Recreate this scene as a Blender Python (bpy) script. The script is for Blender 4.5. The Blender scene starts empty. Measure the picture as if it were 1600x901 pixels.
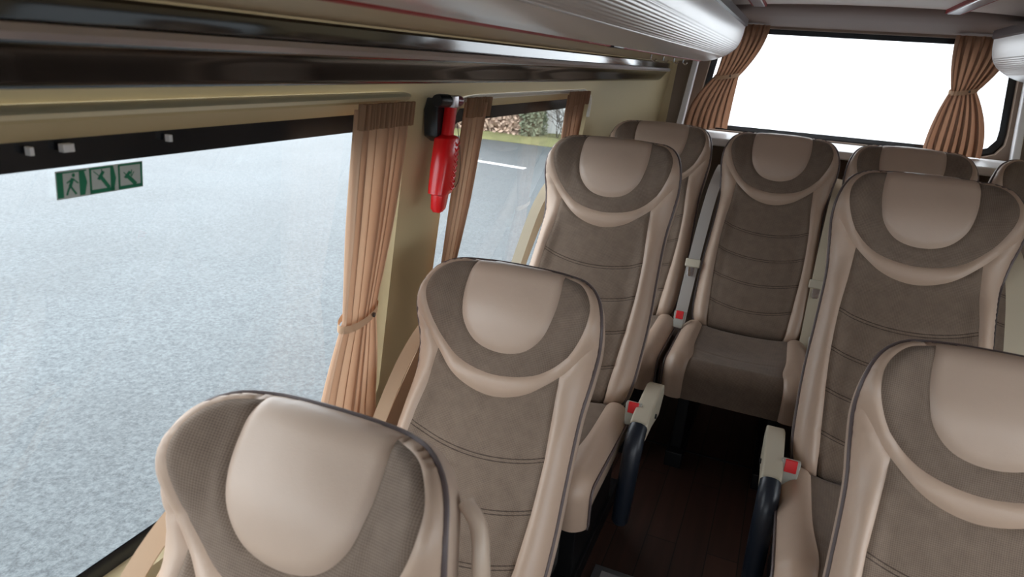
import bpy, bmesh, math, random
import numpy as np
from mathutils import Vector, Matrix
from mathutils.geometry import delaunay_2d_cdt
random.seed(4)
SC = bpy.context.scene
COL = SC.collection

# ------------------------------------------------------------------ camera
cd = bpy.data.cameras.new('camera'); cam = bpy.data.objects.new('camera', cd); COL.objects.link(cam)
cam.matrix_world = Matrix((( 0.92053178,-0.18755835, 0.34269973, 0.0),
                           ( 0.38433551, 0.27748179,-0.88050558, 0.0),
                           ( 0.07005324, 0.94224504, 0.32751614, 1.55),
                           ( 0, 0, 0, 1)))
cd.sensor_width = 36.0
cd.lens = 1042.4*36.0/1600.0
cd.clip_start = 0.02; cd.clip_end = 300
cd.dof.use_dof = True; cd.dof.focus_distance = 1.9; cd.dof.aperture_fstop = 6.0
SC.camera = cam
# ------------------------------------------------------------------ light
world = bpy.data.worlds.new('overcast_sky'); SC.world = world; world.use_nodes = True
nt = world.node_tree; nt.nodes.clear()
wo = nt.nodes.new('ShaderNodeOutputWorld'); bg = nt.nodes.new('ShaderNodeBackground')
tc = nt.nodes.new('ShaderNodeTexCoord'); sp = nt.nodes.new('ShaderNodeSeparateXYZ'); cr = nt.nodes.new('ShaderNodeValToRGB')
cr.color_ramp.elements[0].position = 0.0; cr.color_ramp.elements[0].color = (0.90, 0.95, 1.0, 1)
cr.color_ramp.elements[1].position = 0.9; cr.color_ramp.elements[1].color = (1.0, 1.0, 1.0, 1)
nt.links.new(tc.outputs['Generated'], sp.inputs[0]); nt.links.new(sp.outputs['Z'], cr.inputs[0])
nt.links.new(cr.outputs[0], bg.inputs[0]); nt.links.new(bg.outputs[0], wo.inputs[0])
bg.inputs[1].default_value = 5.0
SC.view_settings.view_transform = 'Standard'
SC.view_settings.look = 'None'
SC.view_settings.exposure = 0.15
SC.view_settings.gamma = 1.0
SC.view_settings.use_curve_mapping = False
SC.cycles.use_denoising = True
SC.cycles.max_bounces = 10; SC.cycles.diffuse_bounces = 5; SC.cycles.glossy_bounces = 4
SC.cycles.transparent_max_bounces = 12
SC.cycles.sample_clamp_indirect = 12
def portal(name, loc, direction, sx, sy):
    l = bpy.data.lights.new(name, 'AREA'); l.shape = 'RECTANGLE'; l.size = sx; l.size_y = sy
    l.cycles.is_portal = True
    o = bpy.data.objects.new(name, l); COL.objects.link(o); o.location = loc
    o.rotation_euler = Vector(direction).to_track_quat('-Z', 'Y').to_euler()
portal('daylight_portal_front', (0.185, -1.38, 1.21), (0, 1, 0), 1.6, 0.42)
portal('daylight_portal_left', (-0.90, 0.35, 1.06), (1, 0, 0), 0.72, 2.2)
portal('daylight_portal_left', (-0.90, 2.17, 1.06), (1, 0, 0), 0.72, 1.2)
portal('daylight_portal_right', (1.27, 0.3, 1.06), (-1, 0, 0), 0.72, 2.4)
portal('daylight_portal_right', (1.27, 2.17, 1.06), (-1, 0, 0), 0.72, 1.2)
portal('daylight_portal_rear', (0.19, 3.58, 1.51), (0, -1, 0), 1.35, 0.5)

# ------------------------------------------------------------------ materials
class N:
    def __init__(s, name):
        s.m = bpy.data.materials.new(name); s.m.use_nodes = True; s.t = s.m.node_tree; s.t.nodes.clear()
        s.out = s.t.nodes.new('ShaderNodeOutputMaterial')
    def n(s, typ, **kw):
        x = s.t.nodes.new(typ)
        for k, v in kw.items():
            if k.startswith('i_'):
                key = k[2:]; key = int(key) if key.isdigit() else key.replace('_', ' ')
                x.inputs[key].default_value = v
            else: setattr(x, k, v)
        return x
    def l(s, a, b): s.t.links.new(a, b)
def rgba(c): return (c[0], c[1], c[2], 1)
def principled(name, col, rough=0.5, metal=0.0, noise=None, bump=None, spec=0.5, coat=0.0, sheen=0.0):
    """noise=(scale, amount) mottles the colour; bump=(scale, strength, distance)"""
    w = N(name); p = w.n('ShaderNodeBsdfPrincipled')
    p.inputs['Base Color'].default_value = rgba(col); p.inputs['Roughness'].default_value = rough
    p.inputs['Metallic'].default_value = metal; p.inputs['Specular IOR Level'].default_value = spec
    p.inputs['Coat Weight'].default_value = coat; p.inputs['Coat Roughness'].default_value = 0.08
    p.inputs['Sheen Weight'].default_value = sheen
    w.l(p.outputs[0], w.out.inputs[0]); tcn = w.n('ShaderNodeTexCoord')
    if noise:
        nz = w.n('ShaderNodeTexNoise', i_Scale=noise[0], i_Detail=4.0); w.l(tcn.outputs['Object'], nz.inputs['Vector'])
        mx = w.n('ShaderNodeMix', data_type='RGBA')
        mx.inputs['A'].default_value = rgba([c*(1-noise[1]) for c in col]); mx.inputs['B'].default_value = rgba([min(1, c*(1+noise[1])) for c in col])
        w.l(nz.outputs['Fac'], mx.inputs['Factor']); w.l(mx.outputs['Result'], p.inputs['Base Color'])
    if bump:
        nb = w.n('ShaderNodeTexNoise', i_Scale=bump[0], i_Detail=3.0); w.l(tcn.outputs['Object'], nb.inputs['Vector'])
        b = w.n('ShaderNodeBump', i_Strength=bump[1], i_Distance=bump[2]); w.l(nb.outputs['Fac'], b.inputs['Height']); w.l(b.outputs[0], p.inputs['Normal'])
    return w.m
def leather(name, col, rough=0.42):
    w = N(name); p = w.n('ShaderNodeBsdfPrincipled', i_Roughness=rough); w.l(p.outputs[0], w.out.inputs[0])
    tcn = w.n('ShaderNodeTexCoord')
    v = w.n('ShaderNodeTexVoronoi', i_Scale=700.0); w.l(tcn.outputs['Object'], v.inputs['Vector'])
    n2 = w.n('ShaderNodeTexNoise', i_Scale=14.0, i_Detail=3.0); w.l(tcn.outputs['Object'], n2.inputs['Vector'])
    b = w.n('ShaderNodeBump', i_Strength=0.25, i_Distance=0.0004); w.l(v.outputs['Distance'], b.inputs['Height'])
    b2 = w.n('ShaderNodeBump', i_Strength=0.25, i_Distance=0.006); w.l(n2.outputs['Fac'], b2.inputs['Height']); w.l(b.outputs[0], b2.inputs['Normal'])
    w.l(b2.outputs[0], p.inputs['Normal'])
    mx = w.n('ShaderNodeMix', data_type='RGBA'); mx.inputs['A'].default_value = rgba([c*0.93 for c in col]); mx.inputs['B'].default_value = rgba([c*1.05 for c in col])
    w.l(n2.outputs['Fac'], mx.inputs['Factor']); w.l(mx.outputs['Result'], p.inputs['Base Color'])
    return w.m
def weave(name, ca, cb, stitch=False):
    """woven mesh fabric: UV is metres across / down the backrest"""
    w = N(name); p = w.n('ShaderNodeBsdfPrincipled', i_Roughness=0.9); p.inputs['Sheen Weight'].default_value = 0.08
    p.inputs['Specular IOR Level'].default_value = 0.2
    w.l(p.outputs[0], w.out.inputs[0])
    uv = w.n('ShaderNodeUVMap'); uv.uv_map = 'UVMap'
    sep = w.n('ShaderNodeSeparateXYZ'); w.l(uv.outputs[0], sep.inputs[0])
    def math_(op, a, b=None):
        m = w.n('ShaderNodeMath', operation=op)
        for i, x in enumerate((a, b)):
            if x is None: continue
            if isinstance(x, (int, float)): m.inputs[i].default_value = x
            else: w.l(x, m.inputs[i])
        return m.outputs[0]
    K = 2*math.pi/0.0048
    d1 = math_('SINE', math_('MULTIPLY', math_('ADD', sep.outputs[0], sep.outputs[1]), K*0.7))
    d2 = math_('SINE', math_('MULTIPLY', math_('SUBTRACT', sep.outputs[0], sep.outputs[1]), K*0.7))
    dots = math_('MULTIPLY', d1, d2); dots = math_('ADD', math_('MULTIPLY', dots, 0.5), 0.5)
    nz = w.n('ShaderNodeTexNoise', i_Scale=28.0, i_Detail=5.0, i_Roughness=0.65); w.l(uv.outputs[0], nz.inputs['Vector'])
    mp = w.n('ShaderNodeMapRange'); mp.inputs['From Min'].default_value = 0.3; mp.inputs['From Max'].default_value = 0.7
    w.l(nz.outputs['Fac'], mp.inputs['Value'])
    f = math_('ADD', math_('MULTIPLY', dots, 0.75), math_('MULTIPLY', mp.outputs[0], 0.3))
    mx = w.n('ShaderNodeMix', data_type='RGBA'); mx.inputs['A'].default_value = rgba(ca); mx.inputs['B'].default_value = rgba(cb)
    w.l(f, mx.inputs['Factor']); colr = mx.outputs['Result']
    b = w.n('ShaderNodeBump', i_Strength=0.5, i_Distance=0.0008); w.l(f, b.inputs['Height']); w.l(b.outputs[0], p.inputs['Normal'])
    if stitch:   # rows of twin stitching, dark thread
        sag = math_('MULTIPLY', math_('POWER', math_('ABSOLUTE', math_('MULTIPLY', sep.outputs[0], 1/0.15)), 2.0), 0.028)
        tt = math_('ADD', sep.outputs[1], sag)
        ph = math_('MODULO', math_('SUBTRACT', tt, ST0 - ST_STEP/2), ST_STEP)
        a = math_('ABSOLUTE', math_('SUBTRACT', math_('ABSOLUTE', math_('SUBTRACT', ph, ST_STEP/2)), 0.004))
        line = math_('LESS_THAN', a, 0.0011)
        gate = math_('GREATER_THAN', tt, ST0 - ST_STEP/2)
        line = math_('MULTIPLY', line, gate)
        m2 = w.n('ShaderNodeMix', data_type='RGBA'); w.l(line, m2.inputs['Factor']); w.l(colr, m2.inputs['A'])
        m2.inputs['B'].default_value = rgba([c*0.6 for c in ca]); colr = m2.outputs['Result']
    w.l(colr, p.inputs['Base Color'])
    return w.m
ST0, ST_STEP = 0.42, 0.105
def cloth(name, col, trans):
    w = N(name); d = w.n('ShaderNodeBsdfDiffuse'); t = w.n('ShaderNodeBsdfTranslucent'); mx = w.n('ShaderNodeMixShader', i_0=trans)
    d.inputs[0].default_value = rgba(col); t.inputs[0].default_value = rgba([col[0], col[1]*0.9, col[2]*0.8])
    tcn = w.n('ShaderNodeTexCoord'); nz = w.n('ShaderNodeTexNoise', i_Scale=900.0); w.l(tcn.outputs['Object'], nz.inputs['Vector'])
    b = w.n('ShaderNodeBump', i_Strength=0.3, i_Distance=0.0005); w.l(nz.outputs['Fac'], b.inputs['Height']); w.l(b.outputs[0], d.inputs['Normal'])
    w.l(d.outputs[0], mx.inputs[1]); w.l(t.outputs[0], mx.inputs[2]); w.l(mx.outputs[0], w.out.inputs[0])
    return w.m
def glass(name, tint):
    w = N(name); t = w.n('ShaderNodeBsdfTransparent'); t.inputs[0].default_value = rgba(tint)
    g = w.n('ShaderNodeBsdfGlossy', i_Roughness=0.01); mx = w.n('ShaderNodeMixShader')
    ge = w.n('ShaderNodeNewGeometry'); dt = w.n('ShaderNodeVectorMath', operation='DOT_PRODUCT'); w.l(ge.outputs['Normal'], dt.inputs[0]); w.l(ge.outputs['Incoming'], dt.inputs[1])
    ab = w.n('ShaderNodeMath', operation='ABSOLUTE'); w.l(dt.outputs['Value'], ab.inputs[0])
    om = w.n('ShaderNodeMath', operation='SUBTRACT'); om.inputs[0].default_value = 1.0; w.l(ab.outputs[0], om.inputs[1])
    pw = w.n('ShaderNodeMath', operation='POWER'); w.l(om.outputs[0], pw.inputs[0]); pw.inputs[1].default_value = 5.0
    f = w.n('ShaderNodeMath', operation='MULTIPLY_ADD'); w.l(pw.outputs[0], f.inputs[0]); f.inputs[1].default_value = 0.9; f.inputs[2].default_value = 0.05
    w.l(f.outputs[0], mx.inputs[0]); w.l(t.outputs[0], mx.inputs[1]); w.l(g.outputs[0], mx.inputs[2]); w.l(mx.outputs[0], w.out.inputs[0])
    return w.m
M = {}
M['leather'] = leather('beige_leather', (0.49, 0.355, 0.268))
M['leather_pad'] = leather('light_beige_leather', (0.52, 0.39, 0.305), 0.40)
M['leather_side'] = leather('side_leather', (0.48, 0.36, 0.28), 0.45)
M['fabric'] = weave('taupe_mesh_fabric', (0.108, 0.076, 0.057), (0.26, 0.195, 0.15))
M['fabric_stitch'] = weave('taupe_mesh_fabric_stitched', (0.115, 0.081, 0.061), (0.265, 0.198, 0.15), True)
M['piping'] = principled('plum_grey_piping', (0.12, 0.092, 0.092), 0.45)
M['shell'] = principled('beige_plastic_shell', (0.50, 0.43, 0.31), 0.45, bump=(300, 0.1, 0.0005))
M['handle'] = principled('beige_handle_plastic', (0.52, 0.40, 0.31), 0.4)
M['cream'] = principled('cream_plastic', (0.56, 0.50, 0.39), 0.45)
M['black_plastic'] = principled('black_plastic', (0.012, 0.013, 0.016), 0.35)
M['black_pad'] = principled('blue_black_armrest_rubber', (0.012, 0.017, 0.028), 0.35)
M['black_metal'] = principled('black_metal', (0.02, 0.02, 0.022), 0.45, 0.6)
M['chrome'] = principled('chrome', (0.75, 0.75, 0.77), 0.15, 1.0)
M['red_button'] = principled('red_buckle_button', (0.75, 0.02, 0.025), 0.4)
M['red'] = principled('red_hammer_plastic', (0.80, 0.008, 0.012), 0.3, coat=0.3)
M['maroon'] = principled('maroon_plastic', (0.22, 0.012, 0.04), 0.3)
M['webbing_tan'] = principled('tan_webbing', (0.50, 0.34, 0.22), 0.7, bump=(900, 0.3, 0.0006))
M['webbing'] = principled('cream_webbing', (0.60, 0.53, 0.40), 0.7, bump=(900, 0.3, 0.0006))
M['webbing_grey'] = principled('pale_grey_webbing', (0.56, 0.53, 0.50), 0.6, bump=(900, 0.3, 0.0006))
M['wall'] = principled('cream_wall_panel', (0.56, 0.46, 0.27), 0.55, noise=(6, 0.04), bump=(250, 0.1, 0.0006))
M['pillar'] = principled('brown_pillar_fabric', (0.22, 0.165, 0.125), 0.8, bump=(300, 0.2, 0.001))
M['white_trim'] = principled('white_trim', (0.80, 0.80, 0.82), 0.35)
M['frit'] = principled('black_glass_border', (0.008, 0.010, 0.014), 0.2)
M['ceiling'] = principled('pale_headliner_leather', (0.66, 0.56, 0.51), 0.55, noise=(5, 0.05), bump=(60, 0.1, 0.002))
M['header'] = principled('brown_grey_header', (0.20, 0.145, 0.125), 0.7, bump=(300, 0.2, 0.001))
M['gloss_black'] = principled('gloss_dark_brown_lacquer', (0.006, 0.004, 0.004), 0.12, spec=0.35)
M['gloss_strong'] = principled('mirror_gloss_dark_lacquer', (0.012, 0.010, 0.010), 0.10, spec=1.0, coat=1.0)
M['alu'] = principled('brushed_silver_moulding', (0.62, 0.58, 0.60), 0.28, 0.75)
M['rack'] = principled('pale_silver_ribbed_panel', (0.74, 0.70, 0.69), 0.28, 0.25)
M['rack_trim'] = principled('dark_plum_trim', (0.075, 0.045, 0.05), 0.35)
M['red_line'] = principled('red_piping', (0.36, 0.03, 0.03), 0.5)
M['under'] = principled('beige_rack_lining', (0.52, 0.42, 0.27), 0.6, noise=(9, 0.05))
M['asphalt_line'] = principled('white_road_paint', (0.80, 0.80, 0.80), 0.6)
M['plate'] = principled('grey_step_plate', (0.30, 0.31, 0.34), 0.4, 0.5)
M['curtain'] = cloth('salmon_tan_curtain_cloth', (0.62, 0.41, 0.28), 0.25)
M['curtain_dark'] = cloth('brown_tan_curtain_cloth', (0.36, 0.21, 0.14), 0.26)
M['curtain_head'] = cloth('dark_curtain_heading', (0.36, 0.22, 0.14), 0.15)
M['tie'] = cloth('curtain_tieback_cloth', (0.62, 0.42, 0.28), 0.1)
M['glass_side'] = glass('tinted_window_glass', (0.70, 0.74, 0.76))
M['glass_dark'] = glass('light_cutting_glass', (0.30, 0.32, 0.33))  # dark tint added on the unseen right rear window to dim the back rows
M['glass_rear'] = glass('clear_window_glass', (0.90, 0.93, 0.95))
M['sign_green'] = principled('sign_green', (0.005, 0.20, 0.10), 0.5)
M['sign_white'] = principled('sign_translucent_white', (0.55, 0.60, 0.58), 0.5)
M['building'] = principled('white_rendered_wall', (0.88, 0.89, 0.90), 0.8, bump=(20, 0.2, 0.01))
M['bwin'] = principled('building_window_glass', (0.10, 0.13, 0.15), 0.1)
M['bgrey'] = principled('building_plinth_grey', (0.35, 0.35, 0.35), 0.8)
M['foliage_brown'] = principled('rust_brown_winter_foliage', (0.46, 0.33, 0.25), 0.9, noise=(3, 0.4))
M['foliage_green'] = principled('dull_green_foliage', (0.17, 0.20, 0.13), 0.9, noise=(3, 0.4))
M['twig'] = principled('dark_twig', (0.07, 0.055, 0.045), 0.9)
M['grass'] = principled('verge_grass', (0.15, 0.15, 0.06), 0.95, noise=(2.5, 0.5), bump=(30, 0.5, 0.03))
def asphalt():
    w = N('wet_grey_asphalt'); p = w.n('ShaderNodeBsdfPrincipled', i_Roughness=0.45); w.l(p.outputs[0], w.out.inputs[0])
    tcn = w.n('ShaderNodeTexCoord')
    a = w.n('ShaderNodeTexNoise', i_Scale=38.0, i_Detail=5.0, i_Roughness=0.75); w.l(tcn.outputs['Object'], a.inputs[0])
    b = w.n('ShaderNodeTexNoise', i_Scale=0.6, i_Detail=5.0); w.l(tcn.outputs['Object'], b.inputs[0])
    r = w.n('ShaderNodeValToRGB'); r.color_ramp.elements[0].position = 0.36; r.color_ramp.elements[0].color = (0.022, 0.030, 0.037, 1)
    r.color_ramp.elements[1].position = 0.66; r.color_ramp.elements[1].color = (0.120, 0.140, 0.150, 1); w.l(a.outputs['Fac'], r.inputs[0])
    r2 = w.n('ShaderNodeValToRGB'); r2.color_ramp.elements[0].position = 0.35; r2.color_ramp.elements[0].color = (0.85, 0.85, 0.85, 1)
    r2.color_ramp.elements[1].position = 0.65; r2.color_ramp.elements[1].color = (1.1, 1.1, 1.1, 1); w.l(b.outputs['Fac'], r2.inputs[0])
    mx = w.n('ShaderNodeMix', data_type='RGBA', blend_type='MULTIPLY'); mx.inputs['Factor'].default_value = 1
    w.l(r.outputs[0], mx.inputs['A']); w.l(r2.outputs[0], mx.inputs['B']); w.l(mx.outputs['Result'], p.inputs['Base Color'])
    bp = w.n('ShaderNodeBump', i_Strength=0.6, i_Distance=0.01); w.l(a.outputs['Fac'], bp.inputs['Height']); w.l(bp.outputs[0], p.inputs['Normal'])
    return w.m
M['asphalt'] = asphalt()
def planks():
    w = N('dark_wood_plank_vinyl'); p = w.n('ShaderNodeBsdfPrincipled', i_Roughness=0.45); w.l(p.outputs[0], w.out.inputs[0])
    tcn = w.n('ShaderNodeTexCoord'); mp = w.n('ShaderNodeMapping'); mp.inputs['Rotation'].default_value = (0, 0, math.pi/2)
    w.l(tcn.outputs['Object'], mp.inputs[0])
    br = w.n('ShaderNodeTexBrick', i_Scale=1.0); br.inputs['Brick Width'].default_value = 0.7; br.inputs['Row Height'].default_value = 0.09
    br.inputs['Mortar Size'].default_value = 0.0015; br.inputs['Color1'].default_value = (0.065, 0.032, 0.023, 1); br.inputs['Color2'].default_value = (0.042, 0.021, 0.016, 1)
    br.inputs['Mortar'].default_value = (0.008, 0.005, 0.004, 1); w.l(mp.outputs[0], br.inputs[0])
    m2 = w.n('ShaderNodeMapping'); m2.inputs['Scale'].default_value = (40, 2.5, 1); w.l(tcn.outputs['Object'], m2.inputs[0])
    nz = w.n('ShaderNodeTexNoise', i_Scale=1.0, i_Detail=5.0); w.l(m2.outputs[0], nz.inputs[0])
    r = w.n('ShaderNodeValToRGB'); r.color_ramp.elements[0].color = (0.5, 0.5, 0.5, 1); r.color_ramp.elements[1].color = (1.7, 1.5, 1.4, 1); w.l(nz.outputs['Fac'], r.inputs[0])
    mx = w.n('ShaderNodeMix', data_type='RGBA', blend_type='MULTIPLY'); mx.inputs['Factor'].default_value = 1
    w.l(br.outputs[0], mx.inputs['A']); w.l(r.outputs[0], mx.inputs['B']); w.l(mx.outputs['Result'], p.inputs['Base Color'])
    return w.m
M['planks'] = planks()

# ------------------------------------------------------------------ mesh helpers
class MB:
    """collects vertices and faces of ONE mesh"""
    def __init__(s): s.v = []; s.f = []; s.uv = None
    def add(s, vs, fs):
        o = len(s.v); s.v += [tuple(map(float, p)) for p in vs]; s.f += [tuple(i+o for i in f) for f in fs]; return s
    def box(s, a, b):
        x0, y0, z0 = a; x1, y1, z1 = b
        return s.add([(x0,y0,z0),(x1,y0,z0),(x1,y1,z0),(x0,y1,z0),(x0,y0,z1),(x1,y0,z1),(x1,y1,z1),(x0,y1,z1)],
                     [(0,3,2,1),(4,5,6,7),(0,1,5,4),(1,2,6,5),(2,3,7,6),(3,0,4,7)])
    def tube(s, path, r, n=12, flat=1.0, closed=False, up=(0,0,1)):
        P = [Vector(p) for p in path]; k = len(P); vs = []
        for i, p in enumerate(P):
            t = (P[(i+1) % k]-P[i-1]) if closed else (P[min(i+1,k-1)]-P[max(i-1,0)])
            t.normalize(); u = Vector(up); a = t.cross(u)
            if a.length < 1e-4: a = t.cross(Vector((0,1,0)))
            a.normalize(); b = a.cross(t); rr = r[i] if isinstance(r, (list, tuple)) else r
            for j in range(n):
                w = 2*math.pi*j/n; vs.append(p + a*math.cos(w)*rr + b*math.sin(w)*rr*flat)
        fs = []
        for i in range(k if closed else k-1):
            for j in range(n):
                i2 = (i+1) % k
                fs.append((i*n+j, i*n+(j+1) % n, i2*n+(j+1) % n, i2*n+j))
        if not closed: fs += [tuple(range(n-1,-1,-1)), tuple((k-1)*n+j for j in range(n))]
        return s.add(vs, fs)
    def ribbon(s, path, wid, width, th=0.0015):
        P = [Vector(p) for p in path]; W = [Vector(x).normalized() for x in (wid if isinstance(wid, list) else [wid]*len(P))]
        vs = []
        for i, p in enumerate(P):
            t = P[min(i+1,len(P)-1)]-P[max(i-1,0)]; nn = t.cross(W[i]).normalized()*th
            a = W[i]*width/2
            vs += [p-a-nn, p+a-nn, p+a+nn, p-a+nn]
        fs = []
        for i in range(len(P)-1):
            for j in range(4): fs.append((i*4+j, i*4+(j+1) % 4, i*4+4+(j+1) % 4, i*4+4+j))
        fs += [(3,2,1,0), tuple((len(P)-1)*4+j for j in range(4))]
        return s.add(vs, fs)
    def prism(s, poly, y0, y1, axis='y'):
        """poly in the plane across the axis, extruded along it"""
        n = len(poly); P = []
        for c in (y0, y1):
            for (a, b) in poly:
                P.append({'y': (a, c, b), 'x': (c, a, b), 'z': (a, b, c)}[axis])
        return s.add(P, [tuple(range(n)), tuple(range(2*n-1, n-1, -1))] + [(i, i+n, (i+1) % n+n, (i+1) % n) for i in range(n)])
    def sweep(s, prof, y0, y1, ny=1):
        """open profile of (x,z) swept along y"""
        n = len(prof); vs = []
        for j in range(ny+1):
            y = y0+(y1-y0)*j/ny
            vs += [(x, y, z) for x, z in prof]
        return s.add(vs, [(j*n+i, j*n+i+1, (j+1)*n+i+1, (j+1)*n+i) for j in range(ny) for i in range(n-1)])
    def mesh(s, name, mat, smooth=40, bevel=None, solid=None):
        me = bpy.data.meshes.new(name); me.from_pydata(s.v, [], s.f)
        if s.uv is not None:
            ul = me.uv_layers.new(name='UVMap')
            for lp in me.loops: ul.data[lp.index].uv = s.uv[lp.vertex_index]
        bm = bmesh.new(); bm.from_mesh(me)
        if s.uv is None: bmesh.ops.remove_doubles(bm, verts=bm.verts, dist=1e-5)
        bmesh.ops.recalc_face_normals(bm, faces=bm.faces)
        if bevel:
            es = [e for e in bm.edges if len(e.link_faces) == 2 and e.calc_face_angle(0) > 0.6]
            bmesh.ops.bevel(bm, geom=es, offset=bevel, segments=3, profile=0.6, affect='EDGES', clamp_overlap=True)
        bm.to_mesh(me); bm.free()
        me.materials.append(mat)
        if smooth:
            me.polygons.foreach_set('use_smooth', [True]*len(me.polygons))
            me.set_sharp_from_angle(angle=math.radians(smooth))
        return me
    def build(s, name, mat, parent=None, **kw):
        return link(name, s.mesh(name, mat, **kw), parent)
def link(name, me, parent=None, loc=None, rot=None):
    o = bpy.data.objects.new(name, me); COL.objects.link(o)
    if parent is not None: o.parent = parent
    if loc is not None: o.location = loc
    if rot is not None: o.rotation_euler = rot
    return o
def tag(o, label=None, cat=None, group=None, kind=None):
    if label: o['label'] = label
    if cat: o['category'] = cat
    if group: o['group'] = group
    if kind: o['kind'] = kind
    return o
def thing(name, label, cat, loc=(0,0,0), group=None, rot=(0,0,0)):
    o = link(name, None, None, loc, rot); return tag(o, label, cat, group)
def struct(name, mb, mat, **kw):
    return tag(mb.build(name, mat, **kw), kind='structure')
def crom(P, n=8, closed=False):
    P = [np.array(p, float) for p in P]; out = []; k = len(P)
    rng = k if closed else k-1
    for i in range(rng):
        p0 = P[i-1] if (closed or i > 0) else 2*P[0]-P[1]; p1 = P[i]; p2 = P[(i+1) % k]
        p3 = P[(i+2) % k] if (closed or i+2 < k) else 2*P[-1]-P[-2]
        for j in range(n):
            t = j/n
            out.append(0.5*((2*p1)+(-p0+p2)*t+(2*p0-5*p1+4*p2-p3)*t*t+(-p0+3*p1-3*p2+p3)*t**3))
    if not closed: out.append(P[-1])
    return out
def inside(poly, x, y):
    """vectorised point in polygon"""
    P = np.array(poly); r = np.zeros(len(x), bool); j = len(P)-1
    for i in range(len(P)):
        xi, yi = P[i]; xj, yj = P[j]
        if abs(yj-yi) > 1e-12:
            c = ((yi > y) != (yj > y)) & (x < (xj-xi)*(y-yi)/(yj-yi)+xi); r ^= c
        j = i
    return r
def segdist(x, y, line, closed=False):
    L = np.array(line); A = L; B = np.roll(L, -1, 0)
    if not closed: A = A[:-1]; B = B[:-1]
    d = np.full(len(x), 9.0)
    for a, b in zip(A, B):
        v = b-a; q = v@v
        if q < 1e-14: continue
        t = np.clip(((x-a[0])*v[0]+(y-a[1])*v[1])/q, 0, 1)
        d = np.minimum(d, np.hypot(x-a[0]-t*v[0], y-a[1]-t*v[1]))
    return d
def region(outer, holes=(), step=0.01, margin=0.35):
    """triangulate a 2-D region with an even inner grid -> pts, tris"""
    loops = [np.array(outer)]+[np.array(h) for h in holes]
    pts = []; edges = []
    for L in loops:
        o = len(pts); pts += [tuple(p) for p in L]; edges += [(o+i, o+(i+1) % len(L)) for i in range(len(L))]
    A = np.array(outer); x0, y0 = A.min(0); x1, y1 = A.max(0)
    gx, gy = np.meshgrid(np.arange(x0+step*0.5, x1, step), np.arange(y0+step*0.5, y1, step*0.87))
    gx[1::2] += step*0.5; gx = gx.ravel(); gy = gy.ravel()
    ok = inside(outer, gx, gy)
    for h in holes: ok &= ~inside(h, gx, gy)
    for L in loops: ok &= segdist(gx, gy, L, True) > step*margin
    pts += list(zip(gx[ok], gy[ok]))
    r = delaunay_2d_cdt([Vector(p) for p in pts], edges, [], 0, 1e-7)
    V = np.array([tuple(v) for v in r[0]]); T = np.array([f for f in r[2]])
    c = V[T].mean(1); k = inside(outer, c[:, 0], c[:, 1])
    for h in holes: k &= ~inside(h, c[:, 0], c[:, 1])
    return V, T[k]
def rrect(x0, y0, x1, y1, r, n=6):
    out = []
    for cx, cy, a in ((x1-r, y0+r, -90), (x1-r, y1-r, 0), (x0+r, y1-r, 90), (x0+r, y0+r, 180)):
        for i in range(n+1):
            t = math.radians(a+90*i/n); out.append((cx+r*math.cos(t), cy+r*math.sin(t)))
    return out

# ================================================================== SETTING
def wx(z):      # inner face of the left wall leans in towards the roof
    z = min(max(z, 0), 1.95)
    return -0.775-0.075*min(1.0, (1.45-z)/0.7) if z < 1.45 else -0.775+0.10*(z-1.45)
def corner(y): return 0.17*(max(0, (y-2.72))/0.78)**1.7 if y > 2.72 else 0.0
CX = 0.185                                  # middle of the vehicle
YF, YR = -1.3, 3.5
def side_wall(name, holes, sgn, mat):
    outer = [(YF, -0.05)]+[(YF+(YR-YF)*i/40, -0.05) for i in range(1, 41)]+[(YR, 1.9)]+[(YR-(YR-YF)*i/40, 1.9) for i in range(1, 41)]
    def ex(h):
        A = np.array(h); c = (A.min(0)+A.max(0))/2
        return [(p[0]+math.copysign(0.012, p[0]-c[0]), p[1]+(0.032 if p[1] > c[1] else -0.015)) for p in h]
    fh = [ex(h) for h in holes]
    V, T = region(outer, fh, 0.055)
    def mp(y, z, d):
        x = wx(z)+corner(y)-d
        return (x if sgn < 0 else 2*CX-x, y, z)
    mb = MB(); mb.add([mp(y, z, 0) for y, z in V], T.tolist()); V2, T2 = region(outer, holes, 0.08); mb.add([mp(y, z, 0.045) for y, z in V2], T2.tolist())
    for h in holes:
        n = len(h); mb.add([mp(y, z, 0) for y, z in ex(h)]+[mp(y, z, 0.045) for y, z in h], [(i, (i+1) % n, (i+1) % n+n, i+n) for i in range(n)])
    return struct(name, mb, mat, smooth=35), mp
W1 = rrect(-0.75, 0.72, 1.29, 1.411, 0.05); W2 = rrect(1.53, 0.72, 2.70, 1.405, 0.08)
wl, mpl = side_wall('wall_left', [W1, W2], -1, M['wall'])
WR1 = rrect(-1.0, 0.72, 1.40, 1.411, 0.06)
wr, mpr = side_wall('wall_right', [WR1, W2], 1, M['wall'])
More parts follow.
